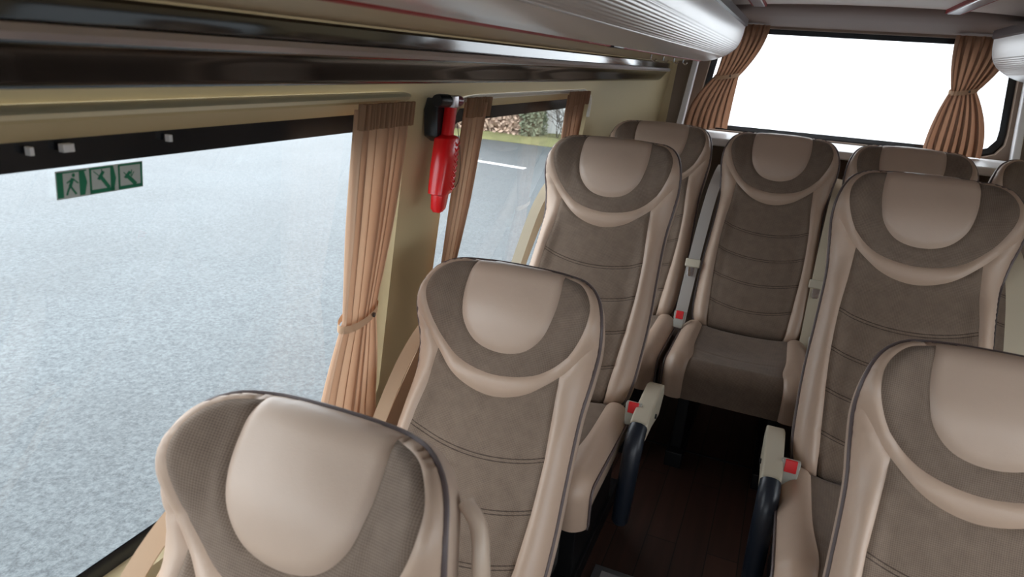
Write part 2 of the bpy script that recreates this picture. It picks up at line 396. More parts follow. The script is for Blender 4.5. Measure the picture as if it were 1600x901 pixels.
def pane(name, hole, mp, gmat, d=0.038, band=(0.035, 0.035)):
    """glass pane with its black printed border"""
    n = len(hole); A = np.array(hole); c = (A.min(0)+A.max(0))/2; hw = (A.max(0)-A.min(0))/2
    inner = [(c[0]+(p[0]-c[0])*(hw[0]-0.028)/hw[0], c[1]+(p[1]-c[1])*(hw[1]-0.028)/hw[1]) for p in hole]
    w = tag(link(name, None), kind='structure')
    ys = np.linspace(A[:, 0].min(), A[:, 0].max(), 14); zs = np.linspace(A[:, 1].min(), A[:, 1].max(), 8)
    g = MB(); vs = [mp(y, z, d+0.003) for z in zs for y in ys]
    g.add(vs, [(j*14+i, j*14+i+1, j*14+15+i, j*14+14+i) for j in range(7) for i in range(13)])
    g.build('glass_pane', gmat, w)
    f = MB()
    for e in (0.0, 0.0025):
        f.add([mp(y+math.copysign(0.007, y-c[0]), z+math.copysign(0.010, z-c[1]), d-e) for y, z in hole]+[mp(y, z, d-e) for y, z in inner], [(i, (i+1) % n, (i+1) % n+n, i+n) for i in range(n)])
    f.build('window_frame', M['frit'], w)
    return w
win1 = pane('window_1', W1, mpl, M['glass_side']); win2 = pane('window_2', W2, mpl, M['glass_side'])
pane('window_4', WR1, mpr, M['glass_rear']); pane('window_5', W2, mpr, M['glass_dark'])  # unseen right windows: front one clear to add light, rear one darkened to cut it

# rear wall with its big window
RW = [(-0.46, 1.36), (-0.465, 1.33), (-0.45, 1.295), (-0.42, 1.28), (0.79, 1.28), (0.83, 1.295), (0.855, 1.335), (0.855, 1.38), (0.82, 1.70), (0.80, 1.74), (0.76, 1.755),
      (-0.38, 1.755), (-0.405, 1.735), (-0.415, 1.70)]
def mprear(x, z, d): return (x, 3.5+d+0.06*max(0, 1.75-z)*0.5, z)
mb = MB(); outer = [(CX-1.0, -0.05), (CX+1.0, -0.05), (CX+1.0, 1.9), (CX-1.0, 1.9)]
V, T = region(outer, [RW], 0.06)
for d in (0, 0.05): mb.add([mprear(x, z, d) for x, z in V], T.tolist())
n = len(RW); mb.add([mprear(x, z, 0) for x, z in RW]+[mprear(x, z, .05) for x, z in RW], [(i, (i+1) % n, (i+1) % n+n, i+n) for i in range(n)])
struct('wall_rear', mb, M['pillar'], smooth=35)
w3 = tag(link('window_3', None), kind='structure')
g = MB(); g.add([mprear(x, z, 0.045) for x, z in RW], [tuple(range(n))]); g.build('glass_pane', M['glass_rear'], w3)
c = np.array([0.20, 1.52]); inn = [tuple(c+(np.array(p)-c)*[0.955, 0.90]) for p in RW]
f = MB()
for e in (0.040, 0.036): f.add([mprear(x, z, e) for x, z in RW]+[mprear(x, z, e) for x, z in inn], [(i, (i+1) % n, (i+1) % n+n, i+n) for i in range(n)])
f.build('window_frame', M['frit'], w3)
# upright trim beside the rear window: white edge strip
for i, sx in enumerate((-1, 1)):
    mb = MB()
    def X(x): return x if sx < 0 else 2*CX-x
    mb.prism([(X(-0.545), 1.25), (X(-0.515), 1.25), (X(-0.46), 1.76), (X(-0.485), 1.76)], 3.465, 3.515)
    struct('trim_%d' % (i+1), mb, M['white_trim'], bevel=0.006)

# ledge behind the last row
mb = MB(); mb.box((CX-0.80, 3.12, 1.24), (CX+0.80, 3.53, 1.274)); struct('trim_3', mb, M['white_trim'], bevel=0.008)

# floor with the raised rear platform
mb = MB(); mb.box((CX-1.1, YF, -0.06), (CX+1.1, 3.55, 0.0)); struct('floor', mb, M['planks'])
mb = MB(); mb.box((CX-1.06, 1.30, 0.0), (CX+1.06, 3.5, 0.2)); struct('floor', mb, M['planks'], bevel=0.004)
mb = MB(); mb.box((CX-1.0, 2.284, 0.2), (CX+1.0, 2.292, 0.2025)); struct('trim_4', mb, M['black_plastic'])
mb = MB(); mb.box((-0.285, 1.275, 0.2), (0.30, 1.55, 0.204)); mb.box((-0.285, 1.275, 0.12), (0.30, 1.30, 0.204))
sp_ = mb.build('step_plate', M['plate'], bevel=0.001); tag(sp_, 'grey metal plate on the step edge in the aisle at the bottom of the picture', 'step plate')
mb = MB(); mb.box((-0.262, 1.30, 0.204), (0.28, 1.53, 0.2055)); mb.build('tread_insert', principled('tread_insert_grey', (0.45, 0.46, 0.5), 0.5), sp_)

# unseen front wall added to cut the front light, windscreen opening kept small
WF = rrect(CX-0.80, 1.0, CX+0.80, 1.45, 0.08)
V, T = region([(CX-1.1, -0.05), (CX+1.1, -0.05), (CX+1.1, 1.95), (CX-1.1, 1.95)], [WF], 0.1)
mb = MB()
for d in (0, 0.05): mb.add([(x, YF-d, z) for x, z in V], T.tolist())
n = len(WF); mb.add([(x, YF, z) for x, z in WF]+[(x, YF-0.05, z) for x, z in WF], [(i, (i+1) % n, (i+1) % n+n, i+n) for i in range(n)])
struct('wall_front', mb, M['header'])
w6 = tag(link('window_6', None), kind='structure')
g = MB(); g.add([(x, YF-0.03, z) for x, z in WF], [tuple(range(n))]); g.build('glass_pane', M['glass_side'], w6)

# ceiling
mb = MB()
prof = []
for i in range(33):
    u = -1+2*i/32; prof.append((CX+0.80*u, 1.834-0.045*abs(u)**2.5))
mb.sweep(prof, YF, 3.16, 8); mb.sweep([(x, z+0.04) for x, z in prof], YF, 3.16, 8)
struct('ceiling', mb, M['ceiling'])
mb = MB(); hp = []
for (y, z) in [(3.14, 1.91), (3.14, 1.838), (3.15, 1.818), (3.18, 1.802), (3.26, 1.788), (3.40, 1.775), (3.50, 1.765), (3.54, 1.77), (3.54, 1.91)]: hp.append((y, z))
mb.prism(hp, CX-0.84, CX+0.84, 'x'); struct('trim_7', mb, M['header'], smooth=50)
for i, xx in enumerate((-0.245, 0.455)):
    mb = MB(); mb.box((xx, YF, 1.815), (xx+0.045, 3.145, 1.84)); o = struct('trim_%d' % (5+i), mb, M['alu'], bevel=0.004)
    r1_ = MB(); r1_.box((xx-0.006, YF, 1.817), (xx-0.001, 3.144, 1.838)); r1_.box((xx+0.046, YF, 1.817), (xx+0.051, 3.144, 1.838)); r1_.build('edging', M['red_line'], o)

# curtain rail / light rib above the side windows
mb = MB()
prof = [(-0.775, 1.465), (-0.758, 1.465), (-0.745, 1.462), (-0.741, 1.457), (-0.746, 1.451), (-0.775, 1.449)]
mb.sweep(prof, -1.2, 1.25, 1)
for k in range(1, 6):      # rounded rear end
    pass
mb.add([(x, 1.25, z) for x, z in prof]+[(-0.775, 1.275, 1.461), (-0.765, 1.275, 1.46), (-0.762, 1.272, 1.458), (-0.762, 1.272, 1.456), (-0.765, 1.272, 1.454), (-0.775, 1.275, 1.453)],
       [(i, i+1, i+7, i+6) for i in range(5)]+[(6, 7, 8, 9, 10, 11)])
cr1 = mb.build('curtain_rail', principled('cream_rail', (0.74, 0.66, 0.44), 0.35)); tag(cr1, 'long cream curtain rail cover above the large side window', 'curtain rail')
# rim of the second window (pale moulded edge with rounded ends)
def rim(hole, mp, r, i0=None):
    return [Vector(mp(y, z, -0.004)) for y, z in hole]
mb = MB(); up = [(1.50, 1.425), (1.53, 1.437), (1.60, 1.444), (1.75, 1.445), (2.50, 1.445), (2.62, 1.441), (2.68, 1.425), (2.71, 1.395), (2.716, 1.34)]
mb.tube([mpl(y, z, -0.004) for y, z in [tuple(p) for p in crom(up, 6)]], 0.007, 8)
cr2 = mb.build('curtain_rail', principled('white_rail', (0.78, 0.74, 0.66), 0.35)); tag(cr2, 'slim white curtain rail curving round the top of the second side window', 'curtain rail')

# ================================================================== RACKS
ST = [(-0.640, 1.493), (-0.633, 1.499), (-0.622, 1.515), (-0.612, 1.532)]
def rack(sgn, label, ylo, yhi):
    X = (lambda p: [(x, z) for x, z in p]) if sgn < 0 else (lambda p: [(2*CX-x, z) for x, z in p])
    t = thing('luggage_rack', label, 'luggage rack')
    face = [(-0.430, 1.597), (-0.417, 1.590)]
    curve = [tuple(p) for p in crom([(-0.417, 1.590), (-0.38, 1.597), (-0.335, 1.615), (-0.295, 1.645), (-0.275, 1.685), (-0.267, 1.74)], 10)]
    def ribs(a, b, pitch=0.0075, amp=0.0018):
        L = [np.array(p) for p in curve]; s = [0]
        for i in range(1, len(L)): s.append(s[-1]+np.linalg.norm(L[i]-L[i-1]))
        tot = s[-1]; out = []; n = int(tot/(pitch/4)); 
        for i in range(n+1):
            q = tot*i/n; p = np.array([np.interp(q, s, [l[0] for l in L]), np.interp(q, s, [l[1] for l in L])])
            q2 = min(q+1e-3, tot); p2 = np.array([np.interp(q2, s, [l[0] for l in L]), np.interp(q2, s, [l[1] for l in L])])
            tt = p2-p; ln = np.linalg.norm(tt)
            if ln < 1e-6: tt = np.array([0.02, 1]); ln = 1
            nn = np.array([tt[1], -tt[0]])/ln
            fr = q/tot
            k = amp*(0.5-0.5*math.cos(2*math.pi*q/pitch)) if a < fr < b else 0
            out.append(tuple(p-nn*k))
        return out
    p = ribs(0.36, 0.70)
    mb = MB(); mb.sweep(X(p), ylo, yhi); mb.build('face_panel', M['rack'], t, smooth=50)
    mb = MB(); mb.sweep(X([(-0.267, 1.738), (-0.258, 1.742), (-0.258, 1.768), (-0.272, 1.775), (-0.34, 1.775), (-0.50, 1.83), (-0.62, 1.84)]), ylo, yhi); mb.build('top_trim', M['rack_trim'], t)
    mb = MB(); mb.sweep(X([(-0.418, 1.592), (-0.435, 1.598), (-0.50, 1.587), (-0.60, 1.578), (-0.66, 1.60)]), ylo, yhi); mb.build('underside_panel', M['under'], t)
    e = X([(-0.432, 1.5925)])[0]
    mb = MB(); mb.tube([(e[0], ylo, e[1]), (e[0], yhi, e[1])], 0.0055, 8); mb.build('edge_piping', M['red_line'], t)
    # end cap follows the whole section
    sec = [curve[i] for i in range(0, len(curve), 4)]+[(-0.267, 1.74), (-0.258, 1.768), (-0.34, 1.775), (-0.55, 1.83), (-0.66, 1.80), (-0.66, 1.60), (-0.60, 1.578), (-0.435, 1.598)]
    mb = MB(); mb.prism(X(sec), yhi-0.003, yhi+0.008); mb.build('end_cap', M['white_trim'], t)
    if sgn < 0:
        for yy in (2.30, 2.52, 2.74, 2.96):
            mb = MB(); mb.tube([(-0.47, yy, 1.592), (-0.47, yy, 1.575), (-0.462, yy+0.012, 1.568), (-0.455, yy+0.016, 1.576)], 0.003, 6); mb.build('hook', M['chrome'], t)
        mb = MB(); mb.box((-0.438, 1.62, 1.5865), (-0.420, 1.72, 1.598)); mb.build('clip', M['black_plastic'], t, bevel=0.003)
    return t
rack(-1, 'pale ribbed luggage rack with red piping running above the left windows', -0.7, 3.18)
rack(1, 'luggage rack end at the right picture edge over the right curtain', -0.7, 3.18)
def duct(sgn, label):
    X = (lambda p: [(x, z) for x, z in p]) if sgn < 0 else (lambda p: [(2*CX-x, z) for x, z in p])
    t = thing('service_duct', label, 'trim duct')
    mb = MB(); mb.sweep(X([(-0.76, 1.495), (-0.648, 1.491), (-0.640, 1.493), (-0.634, 1.500), (-0.626, 1.514), (-0.612, 1.531), (-0.606, 1.534)]), -0.7, 3.42); mb.build('lower_panel', M['gloss_black'], t)
    mb = MB(); mb.sweep(X([(-0.606, 1.534), (-0.600, 1.535), (-0.596, 1.541), (-0.598, 1.548), (-0.606, 1.550)]), -0.7, 3.42); mb.build('silver_moulding', M['alu'], t)
    mb = MB(); mb.sweep(X([(-0.606, 1.549), (-0.6025, 1.5505), (-0.602, 1.553), (-0.6015, 1.571), (-0.605, 1.575), (-0.64, 1.576)]), -0.7, 3.42); mb.build('upper_panel', M['gloss_strong'], t, smooth=20)
    return t
duct(-1, 'glossy dark brown duct with a silver line under the left luggage rack')

# ================================================================== SEATS
HL = 0.82     # backrest length
def half(P): return [np.array(p, float) for p in P]
o_half = half([(0, 0), (0.06, 0.001), (0.105, 0.005), (0.15, 0.018), (0.186, 0.050), (0.206, 0.10), (0.211, 0.15), (0.202, 0.21), (0.194, 0.29), (0.198, 0.42), (0.205, 0.55), (0.205, 0.68), (0.200, 0.76), (0.185, 0.805), (0.15, 0.82), (0.0, 0.82)])
oh = crom(o_half, 7)                                     # from the top middle down the right side
def mir(L): return [np.array([-p[0], p[1]]) for p in L]
outline = oh[:-1]+mir(oh)[::-1][:-1]                     # clockwise loop
ipad = 2*7                                               # index of (0.105, 0.005) on oh
def cromsym(P, n):     # last point lies on the middle line, tangent kept level there
    P = half(P); q = crom(P+[np.array([-P[-2][0], P[-2][1]])], n); return q[:len(q)-n]
pad_h = [oh[ipad]]+cromsym([(0.1025, 0.014), (0.107, 0.055), (0.105, 0.105), (0.091, 0.155), (0.055, 0.191), (0, 0.203)], 6)
cres_h = cromsym([(0.1025, 0.014), (0.146, 0.030), (0.174, 0.062), (0.184, 0.098), (0.176, 0.140), (0.145, 0.188), (0.085, 0.233), (0, 0.250)], 6)
iseam = min(range(len(oh)), key=lambda i: abs(oh[i][1]-0.145) + (9 if i > 60 else 0))
seam_h = cromsym([oh[iseam], (0.180, 0.178), (0.142, 0.222), (0.080, 0.274), (0, 0.294)], 8)
ij = 16                                                  # junction with the centre panel: seam_h[ij]
J = seam_h[ij]
ctr_h = crom([J]+half([(0.146, 0.30), (0.155, 0.40), (0.157, 0.52), (0.150, 0.66), (0.143, 0.76)]), 7)
ibot = min(range(len(oh)), key=lambda i: np.linalg.norm(oh[i]-np.array([0.14, 0.82])))
ctr_h.append(oh[ibot])
P_pad = oh[:ipad+1]+pad_h[1:]; P_pad = P_pad+mir(P_pad[1:-1])[::-1]
P_cres = cres_h[:]+mir(cres_h[:-1])[::-1][:]                 # outer, right tip -> bottom -> left tip
inner = pad_h[1:]; P_cres = P_cres[:]+mir(inner)[1:]+inner[::-1][1:-1]
rt = oh[ipad:iseam+1]; P_ring = rt+seam_h[1:]+mir(seam_h[:-1])[::-1]+mir(rt[:-1])[::-1]
P_ring = P_ring+mir(cres_h)[:]+cres_h[:-1][::-1]
P_bolR = oh[iseam:ibot+1]+ctr_h[::-1][1:]+seam_h[:ij][::-1][:-1]
P_bolL = mir(P_bolR)
top = seam_h[ij:]+mir(seam_h[ij:-1])[::-1]
P_ctr = top+mir(ctr_h)[1:]+mir(oh[ibot+1:])[:]+oh[ibot+1:-1][::-1]+ctr_h[::-1][:-1]
seams = [pad_h, mir(pad_h), cres_h, mir(cres_h), seam_h, mir(seam_h), ctr_h, mir(ctr_h)]
OUT = np.array(outline)
def sstep(a, b, x):
    t = np.clip((x-a)/(b-a), 0, 1); return t*t*(3-2*t)
def back_h(s, t):
    s = np.asarray(s, float); t = np.asarray(t, float)
    de = segdist(s, t, OUT, True); ds = np.full(len(s), 9.0)
    for q in seams: ds = np.minimum(ds, segdist(s, t, q))
    e = np.clip(de/0.042, 0, 1); e = np.sqrt(1-(1-e)**2)
    h = 0.040*e
    a = np.abs(s)
    # headrest cushion: broad swelling with wings that come forward
    head = np.exp(-((t-0.12)/0.085)**2)
    h += head*(0.013*np.clip(1-(a/0.12)**2, 0, 1)**0.7 + 0.004*sstep(0.10, 0.17, a))*e
    h += 0.012*np.exp(-((t-0.262)/0.03)**2)*e*(1-sstep(0.10, 0.2, a))    # roll of the ring under the head
    low = sstep(0.24, 0.36, t)
    h += low*e*(0.020*sstep(0.115, 0.175, a) - 0.003)
    h += 0.014*np.exp(-((t-0.62)/0.12)**2)*e*(1-sstep(0.1, 0.16, a))
    h -= 0.0065*np.exp(-(ds/0.0055)**2)*np.clip(de/0.01, 0, 1)
    tt = t+0.028*np.clip(a/0.15, 0, 1.2)**2
    for k in range(4):
        h -= 0.004*np.exp(-((tt-ST0-ST_STEP*k)/0.007)**2)*(a < 0.158)*(t > 0.3)
    # creases in the leather where the ring meets the bolster
    h -= 0.003*np.exp(-((t-0.19-0.2*(a-0.19))/0.004)**2)*(a > 0.15)
    return h
def b3(s, t, y):       # backrest local coordinates, hinge at the origin; head wings bend forward
    wing = 0.045*float(sstep(0.085, 0.235, abs(s)))/0.9*float(1-sstep(0.09, 0.22, t))
    wing += 0.030*float(1-sstep(0.11, 0.28, t))
    return (s, y-0.009*math.cos(2*math.pi*min(1, max(0, t/0.82)))-wing, HL-t)
_cache = {}
def panel(name, poly, mat, step=0.0085):
    V, T = region(poly, (), step); h = back_h(V[:, 0], V[:, 1])
    mb = MB(); mb.add([b3(s, t, -hh) for (s, t), hh in zip(V, h)], T.tolist()); mb.uv = [tuple(v) for v in V]
    return mb.mesh(name, mat, smooth=180)
def loop_tube(off, y, r):
    pts = [b3(p[0]*(1+off), p[1], y) for p in outline[::2]]
    return MB().tube(pts, r, 8, closed=True, up=(0, 1, 0))
def gusset():
    secs = [(0.0, 0.000), (0.003, 0.004), (0.004, 0.020), (0.002, 0.045), (-0.006, 0.065), (-0.02, 0.078)]
    nrm = []
    k = len(outline)
    for i in range(k):
        d = outline[(i+1) % k]-outline[i-1]; nn = np.array([d[1], -d[0]]); nn /= (np.linalg.norm(nn)+1e-9); nrm.append(nn)
    c = OUT.mean(0)
    if (outline[20]-c)@nrm[20] < 0: nrm = [-q for q in nrm]
    vs = []; fs = []
    for (o_, y) in secs:
        vs += [b3(p[0]+nn[0]*o_, p[1]+nn[1]*o_, y) for p, nn in zip(outline, nrm)]
    for j in range(len(secs)-1):
        fs += [(j*k+i, j*k+(i+1) % k, (j+1)*k+(i+1) % k, (j+1)*k+i) for i in range(k)]
    fs.append(tuple((len(secs)-1)*k+i for i in range(k)))
    return MB().add(vs, fs)
# cushion -------------------------------------------------
CW = 0.223
def cush_pt(s, u):
    """s across, u along: 0 at the hinge, over the top, down the front"""
    D = 0.40; R = 0.05; Hf = 0.10
    if u < D: y = -u; z = 0.0; ny, nz = 0.0, 1.0
    elif u < D+R*math.pi/2:
        a = (u-D)/R; y = -D-R*math.sin(a); z = -R*(1-math.cos(a)); ny, nz = -math.sin(a), math.cos(a)
    else: q = u-D-R*math.pi/2; y = -D-R+0.12*q; z = -R-q; ny, nz = -1.0, 0.1
    dip = -0.030*math.exp(-((u-0.17)/0.15)**2)*(1-min(1, (abs(s)/0.17)**2))
    bol = 0.012*math.exp(-((abs(s)-0.18)/0.03)**2)
    edge = min(1, (CW-abs(s))/0.035); er = math.sqrt(max(0, 1-(1-edge)**2))-1
    ub = min(1, u/0.03); 
    gr = -0.006*math.exp(-((abs(s)-seam_s(u))/0.005)**2) - 0.004*math.exp(-((u-0.30)/0.006)**2)*(abs(s) < seam_s(u))
    h = dip*(1 if u < 0.4 else 0)+bol+er*0.035+gr + (ub-1)*0.02
    return (s, y+ny*h, 0.445+0.015*min(1, u/0.4)+z+nz*h)
def seam_s(u): return 0.152-0.010*math.exp(-((u-0.36)/0.08)**2)
UM = 0.40+0.05*math.pi/2+0.085
def cushion_strip(name, f0, f1, mat):
    ns, nu = 22, 64; vs = []; uv = []
    for j in range(nu+1):
        u = UM*j/nu; a, b = f0(u), f1(u)
        for i in range(ns+1):
            s = a+(b-a)*i/ns; vs.append(cush_pt(s, u)); uv.append((s, u*0.25 if False else u+5.0))
    mb = MB(); mb.add(vs, [(j*(ns+1)+i, j*(ns+1)+i+1, (j+1)*(ns+1)+i+1, (j+1)*(ns+1)+i) for j in range(nu) for i in range(ns)]); mb.uv = uv
    return mb.mesh(name, mat, smooth=180)
def cushion_base():
    mb = MB(); vs = []; nu = 40
    for sx in (-1, 1):
        for j in range(nu+1):
            u = UM*j/nu; p = cush_pt(sx*CW, u); vs.append((sx*(CW-0.001), p[1], p[2])); vs.append((sx*(CW-0.012), max(p[1], -0.43), 0.335))
    k = 2*(nu+1); fs = []
    for q in (0, 1):
        for j in range(nu): a = q*k+2*j; fs.append((a, a+1, a+3, a+2))
    for j in range(nu): a = 2*j+1; fs.append((a, a+2, a+2+k, a+k))
    fs.append((2*nu, 2*nu+1, 2*nu+1+k, 2*nu+k)); fs.append((0, 1, 1+k, k))
    return mb.add(vs, fs)
def cush_pipe():
    P = []
    for sx in (-1, 1):
        L = [cush_pt(sx*(CW-0.001), UM*j/40) for j in range(41)]; P.append([(sx*(CW+0.001), p[1], p[2]) for p in L])
    path = P[0]+P[1][::-1]
    return MB().tube(path, 0.0035, 6, up=(1, 0.2, 0.1))
SM = {}
SM['pad'] = panel('headrest_pad', P_pad, M['leather_pad'])
SM['cres'] = panel('headrest_insert', P_cres, M['fabric'], 0.0075)
SM['ring'] = panel('headrest_surround', P_ring, M['leather'], 0.0075)
SM['bR'] = panel('side_bolster', P_bolR, M['leather']); SM['bL'] = panel('side_bolster', P_bolL, M['leather'])
SM['ctr'] = panel('centre_panel', P_ctr, M['fabric_stitch'], 0.0065)
SM['pipe'] = loop_tube(0.004, 0.0, 0.0042).mesh('piping', M['piping'])
SM['gus'] = gusset().mesh('back_shell', M['leather_side'], smooth=60)
SM['cc'] = cushion_strip('cushion_insert', lambda u: -seam_s(u), lambda u: seam_s(u), M['fabric'])
SM['cl'] = cushion_strip('cushion_side', lambda u: -CW, lambda u: -seam_s(u), M['leather'])
SM['cr'] = cushion_strip('cushion_side', lambda u: seam_s(u), lambda u: CW, M['leather'])
SM['cb'] = cushion_base().mesh('cushion_body', M['leather_side'], smooth=40)
SM['cp'] = cush_pipe().mesh('piping', M['piping'])
def frame_mb():
    mb = MB()
    for sx in (-1, 1):
        mb.box((sx*0.15-0.02, -0.30, 0.06), (sx*0.15+0.02, 0.10, 0.335)); mb.box((sx*0.15-0.03, -0.34, 0.0), (sx*0.15+0.03, 0.20, 0.06))
    mb.box((-0.17, -0.36, 0.30), (0.17, -0.32, 0.334)); mb.box((-0.17, 0.04, 0.30), (0.17, 0.08, 0.40))
    return mb
SM['frame'] = frame_mb().mesh('seat_frame', M['black_metal'], bevel=0.004)
SM['buckle'] = MB().prism([(-0.016, 0), (0.016, 0), (0.021, 0.05), (0.021, 0.062), (-0.021, 0.062), (-0.021, 0.05)], -0.011, 0.011).mesh('belt_buckle', principled('buckle_grey', (0.42, 0.42, 0.38), 0.5), bevel=0.003)
SM['button'] = MB().box((-0.0135, -0.0135, 0.034), (0.0135, -0.004, 0.0640)).mesh('release_button', M['red_button'], bevel=0.002)
SM['arm_cap'] = {}
def armrest_parts(sg):
    a = MB(); o_ = 0.012 if sg > 0 else 0.033
    # cream moulded arm: wedge from the pivot forwards
    a.prism([(0.095, 0.485), (0.115, 0.450), (0.06, 0.40), (-0.06, 0.425), (-0.148, 0.428), (-0.165, 0.447), (-0.150, 0.482), (-0.12, 0.490), (0.05, 0.500)], sg*(0.255-o_), sg*(0.300-o_), 'x')
    s = MB(); s.prism([(0.10, 0.46), (0.12, 0.40), (0.09, 0.28), (0.0, 0.20), (-0.10, 0.22), (-0.14, 0.40), (-0.12, 0.445)], sg*(0.240-o_*.4), sg*(0.262-o_*.8), 'x')
    b = MB(); b.tube([(sg*(0.278-o_), -0.150, 0.468), (sg*(0.278-o_), -0.176, 0.452), (sg*(0.278-o_), -0.194, 0.415), (sg*(0.278-o_), -0.203, 0.36), (sg*(0.277-o_), -0.212, 0.29), (sg*(0.276-o_), -0.218, 0.225), (sg*(0.276-o_), -0.219, 0.215)],
                     [0.0235, 0.0245, 0.0245, 0.024, 0.0235, 0.022, 0.016], 16, up=(1, 0, 0))
    p = MB(); p.tube([(sg*(0.296-o_), -0.02, 0.44), (sg*(0.304-o_), -0.02, 0.44)], 0.007, 12)
    return (a.mesh('armrest_cap', M['cream'], bevel=0.006), s.mesh('side_cover', M['cream'], bevel=0.006), b.mesh('armrest', M['black_pad'], smooth=60), p.mesh('pivot_pin', M['black_plastic']))
ARM = {1: armrest_parts(1), -1: armrest_parts(-1)}
def belt_meshes(sg, two, webm):
    """shoulder belt beside the backrest, in backrest coordinates"""
    w = MB(); P = crom([(sg*0.210, 0.045, 0.70), (sg*0.218, 0.01, 0.64), (sg*0.226, -0.02, 0.54), (sg*0.232, -0.035, 0.38), (sg*0.236, -0.045, 0.20), (sg*0.238, -0.045, 0.05), (sg*0.238, -0.03, -0.06)], 5)
    D = [(1, -0.25*sg, 0)]*6 + [(1, -0.35*sg, 0)]*(len(P)-6)
    w.ribbon(P, D, 0.030 if two else 0.044)
    out = [w.mesh('belt_strap', webm)]
    if two:
        w2 = MB(); P2 = crom([(sg*0.212, 0.065, 0.68), (sg*0.228, 0.060, 0.58), (sg*0.243, 0.05, 0.40), (sg*0.252, 0.04, 0.15), (sg*0.254, 0.03, -0.06)], 5)
        w2.ribbon(P2, [(0.5, 1, 0)]*len(P2), 0.034); out.append(w2.mesh('belt_strap', webm))
    return out
BELT = {}
_g = MB(); _g.box((-0.028, -0.008, -0.016), (0.028, 0.006, 0.016)); SM['guide'] = _g.mesh('belt_guide', M['cream'], bevel=0.004)
_g = MB(); _g.prism([(-0.012, 0), (0.012, 0), (0.012, -0.03), (0.007, -0.036), (-0.007, -0.036), (-0.012, -0.03)], -0.002, 0.002); SM['tongue'] = _g.mesh('belt_tongue', M['chrome'], bevel=0.001)
def handle_mesh(sg):
    mb = MB(); P = crom([b3(sg*0.203, 0.060, 0.045), b3(sg*0.226, 0.080, 0.050), b3(sg*0.240, 0.12, 0.050), b3(sg*0.244, 0.18, 0.045), b3(sg*0.240, 0.24, 0.040), b3(sg*0.224, 0.285, 0.04), b3(sg*0.198, 0.305, 0.04)], 6)
    mb.tube(P, 0.010, 12, flat=1.5, up=(0, 1, 0)); return mb.mesh('grab_handle', M['handle'], smooth=60)
def seat(label, loc, aisle, recline=30, belt=True, two=False, arm=False, grab=False, web='webbing', roll=0, buckle=True, group=None, guide=True):
    t = thing('bus_seat', label, 'seat', loc, group, (0, 0, math.radians(roll)))
    link('seat_frame', SM['frame'], t)
    cu = link('cushion', SM['cb'], t)
    link('cushion_insert', SM['cc'], cu); link('cushion_side', SM['cl'], cu); link('cushion_side', SM['cr'], cu); link('piping', SM['cp'], cu)
    ba = link('backrest', SM['gus'], t, (0, 0.01, 0.415), (-math.radians(recline), 0, 0))
    for nm, k in (('headrest_pad', 'pad'), ('headrest_insert', 'cres'), ('headrest_surround', 'ring'), ('side_bolster', 'bR'), ('side_bolster', 'bL'), ('centre_panel', 'ctr'), ('piping', 'pipe')):
        link(nm, SM[k], ba)
    if grab: link('grab_handle', handle_mesh(aisle), ba)
    if buckle:
        b = link('belt_buckle', SM['buckle'], t, (0.236 if aisle > 0 else -0.205, -0.09, 0.435), (math.radians(-14), 0, math.radians(0)))
        tag(link('release_button', SM['button'], b), 'red release button')
    if belt:
        key = (-aisle, two, web)
        if key not in BELT: BELT[key] = belt_meshes(-aisle, two, M[web])
        for m_ in BELT[key]:
            s_ = link('seat_belt', m_, ba)
        if guide:
            gd = link('belt_guide', SM['guide'], ba, (-aisle*0.236, -0.049, 0.235), (0.1, 0, 0))
            link('belt_tongue', SM['tongue'], ba, (-aisle*0.236, -0.056, 0.215))
    if arm:
        for nm, m_ in zip(('armrest_cap', 'side_cover', 'armrest', 'pivot_pin'), ARM[aisle]): link(nm, m_, t)
    return t
GF = 'beige leather bus seats with taupe fabric inserts'
seat('nearest beige seat at lower left, with a grab handle on its aisle side', (-0.479, 0.172, 0), 1, recline=37, two=True, grab=True, web='webbing_tan', group=GF)
seat('beige seat by the window pillar below the red hammer', (-0.490, 0.888, 0), 1, recline=34.5, two=True, web='webbing_tan', group=GF, guide=False)
seat('left window seat on the platform, with armrest, behind the pillar seat', (-0.490, 1.70, 0.2), 1, recline=32.5, two=True, arm=True, group=GF, guide=False)
seat('nearest seat right of the aisle, cut off by the lower right corner', (0.405, 0.892, 0), -1, recline=33, group=GF)
seat('right aisle seat with black armrest, directly behind the lower right corner seat', (0.350, 1.61, 0.2), -1, recline=31.5, arm=True, group=GF, guide=False)
seat('window seat right of the second right aisle seat, mostly out of frame', (0.84, 1.62, 0.2), -1, group=GF)
seat('back row seat in the left corner, half hidden by the seat ahead', (-0.495, 2.495, 0.2), 1, recline=32, web='webbing_grey', group=GF)
seat('back row seat facing the aisle, dark in front of the rear window', (-0.025, 2.495, 0.2), 1, recline=32, web='webbing_grey', group=GF)
seat('back row seat right of the aisle, only its headrest above the seat ahead', (0.425, 2.495, 0.2), 1, recline=32, group=GF)
seat('rightmost back row seat, at the right picture edge under the curtain', (0.885, 2.495, 0.2), 1, recline=32, group=GF)

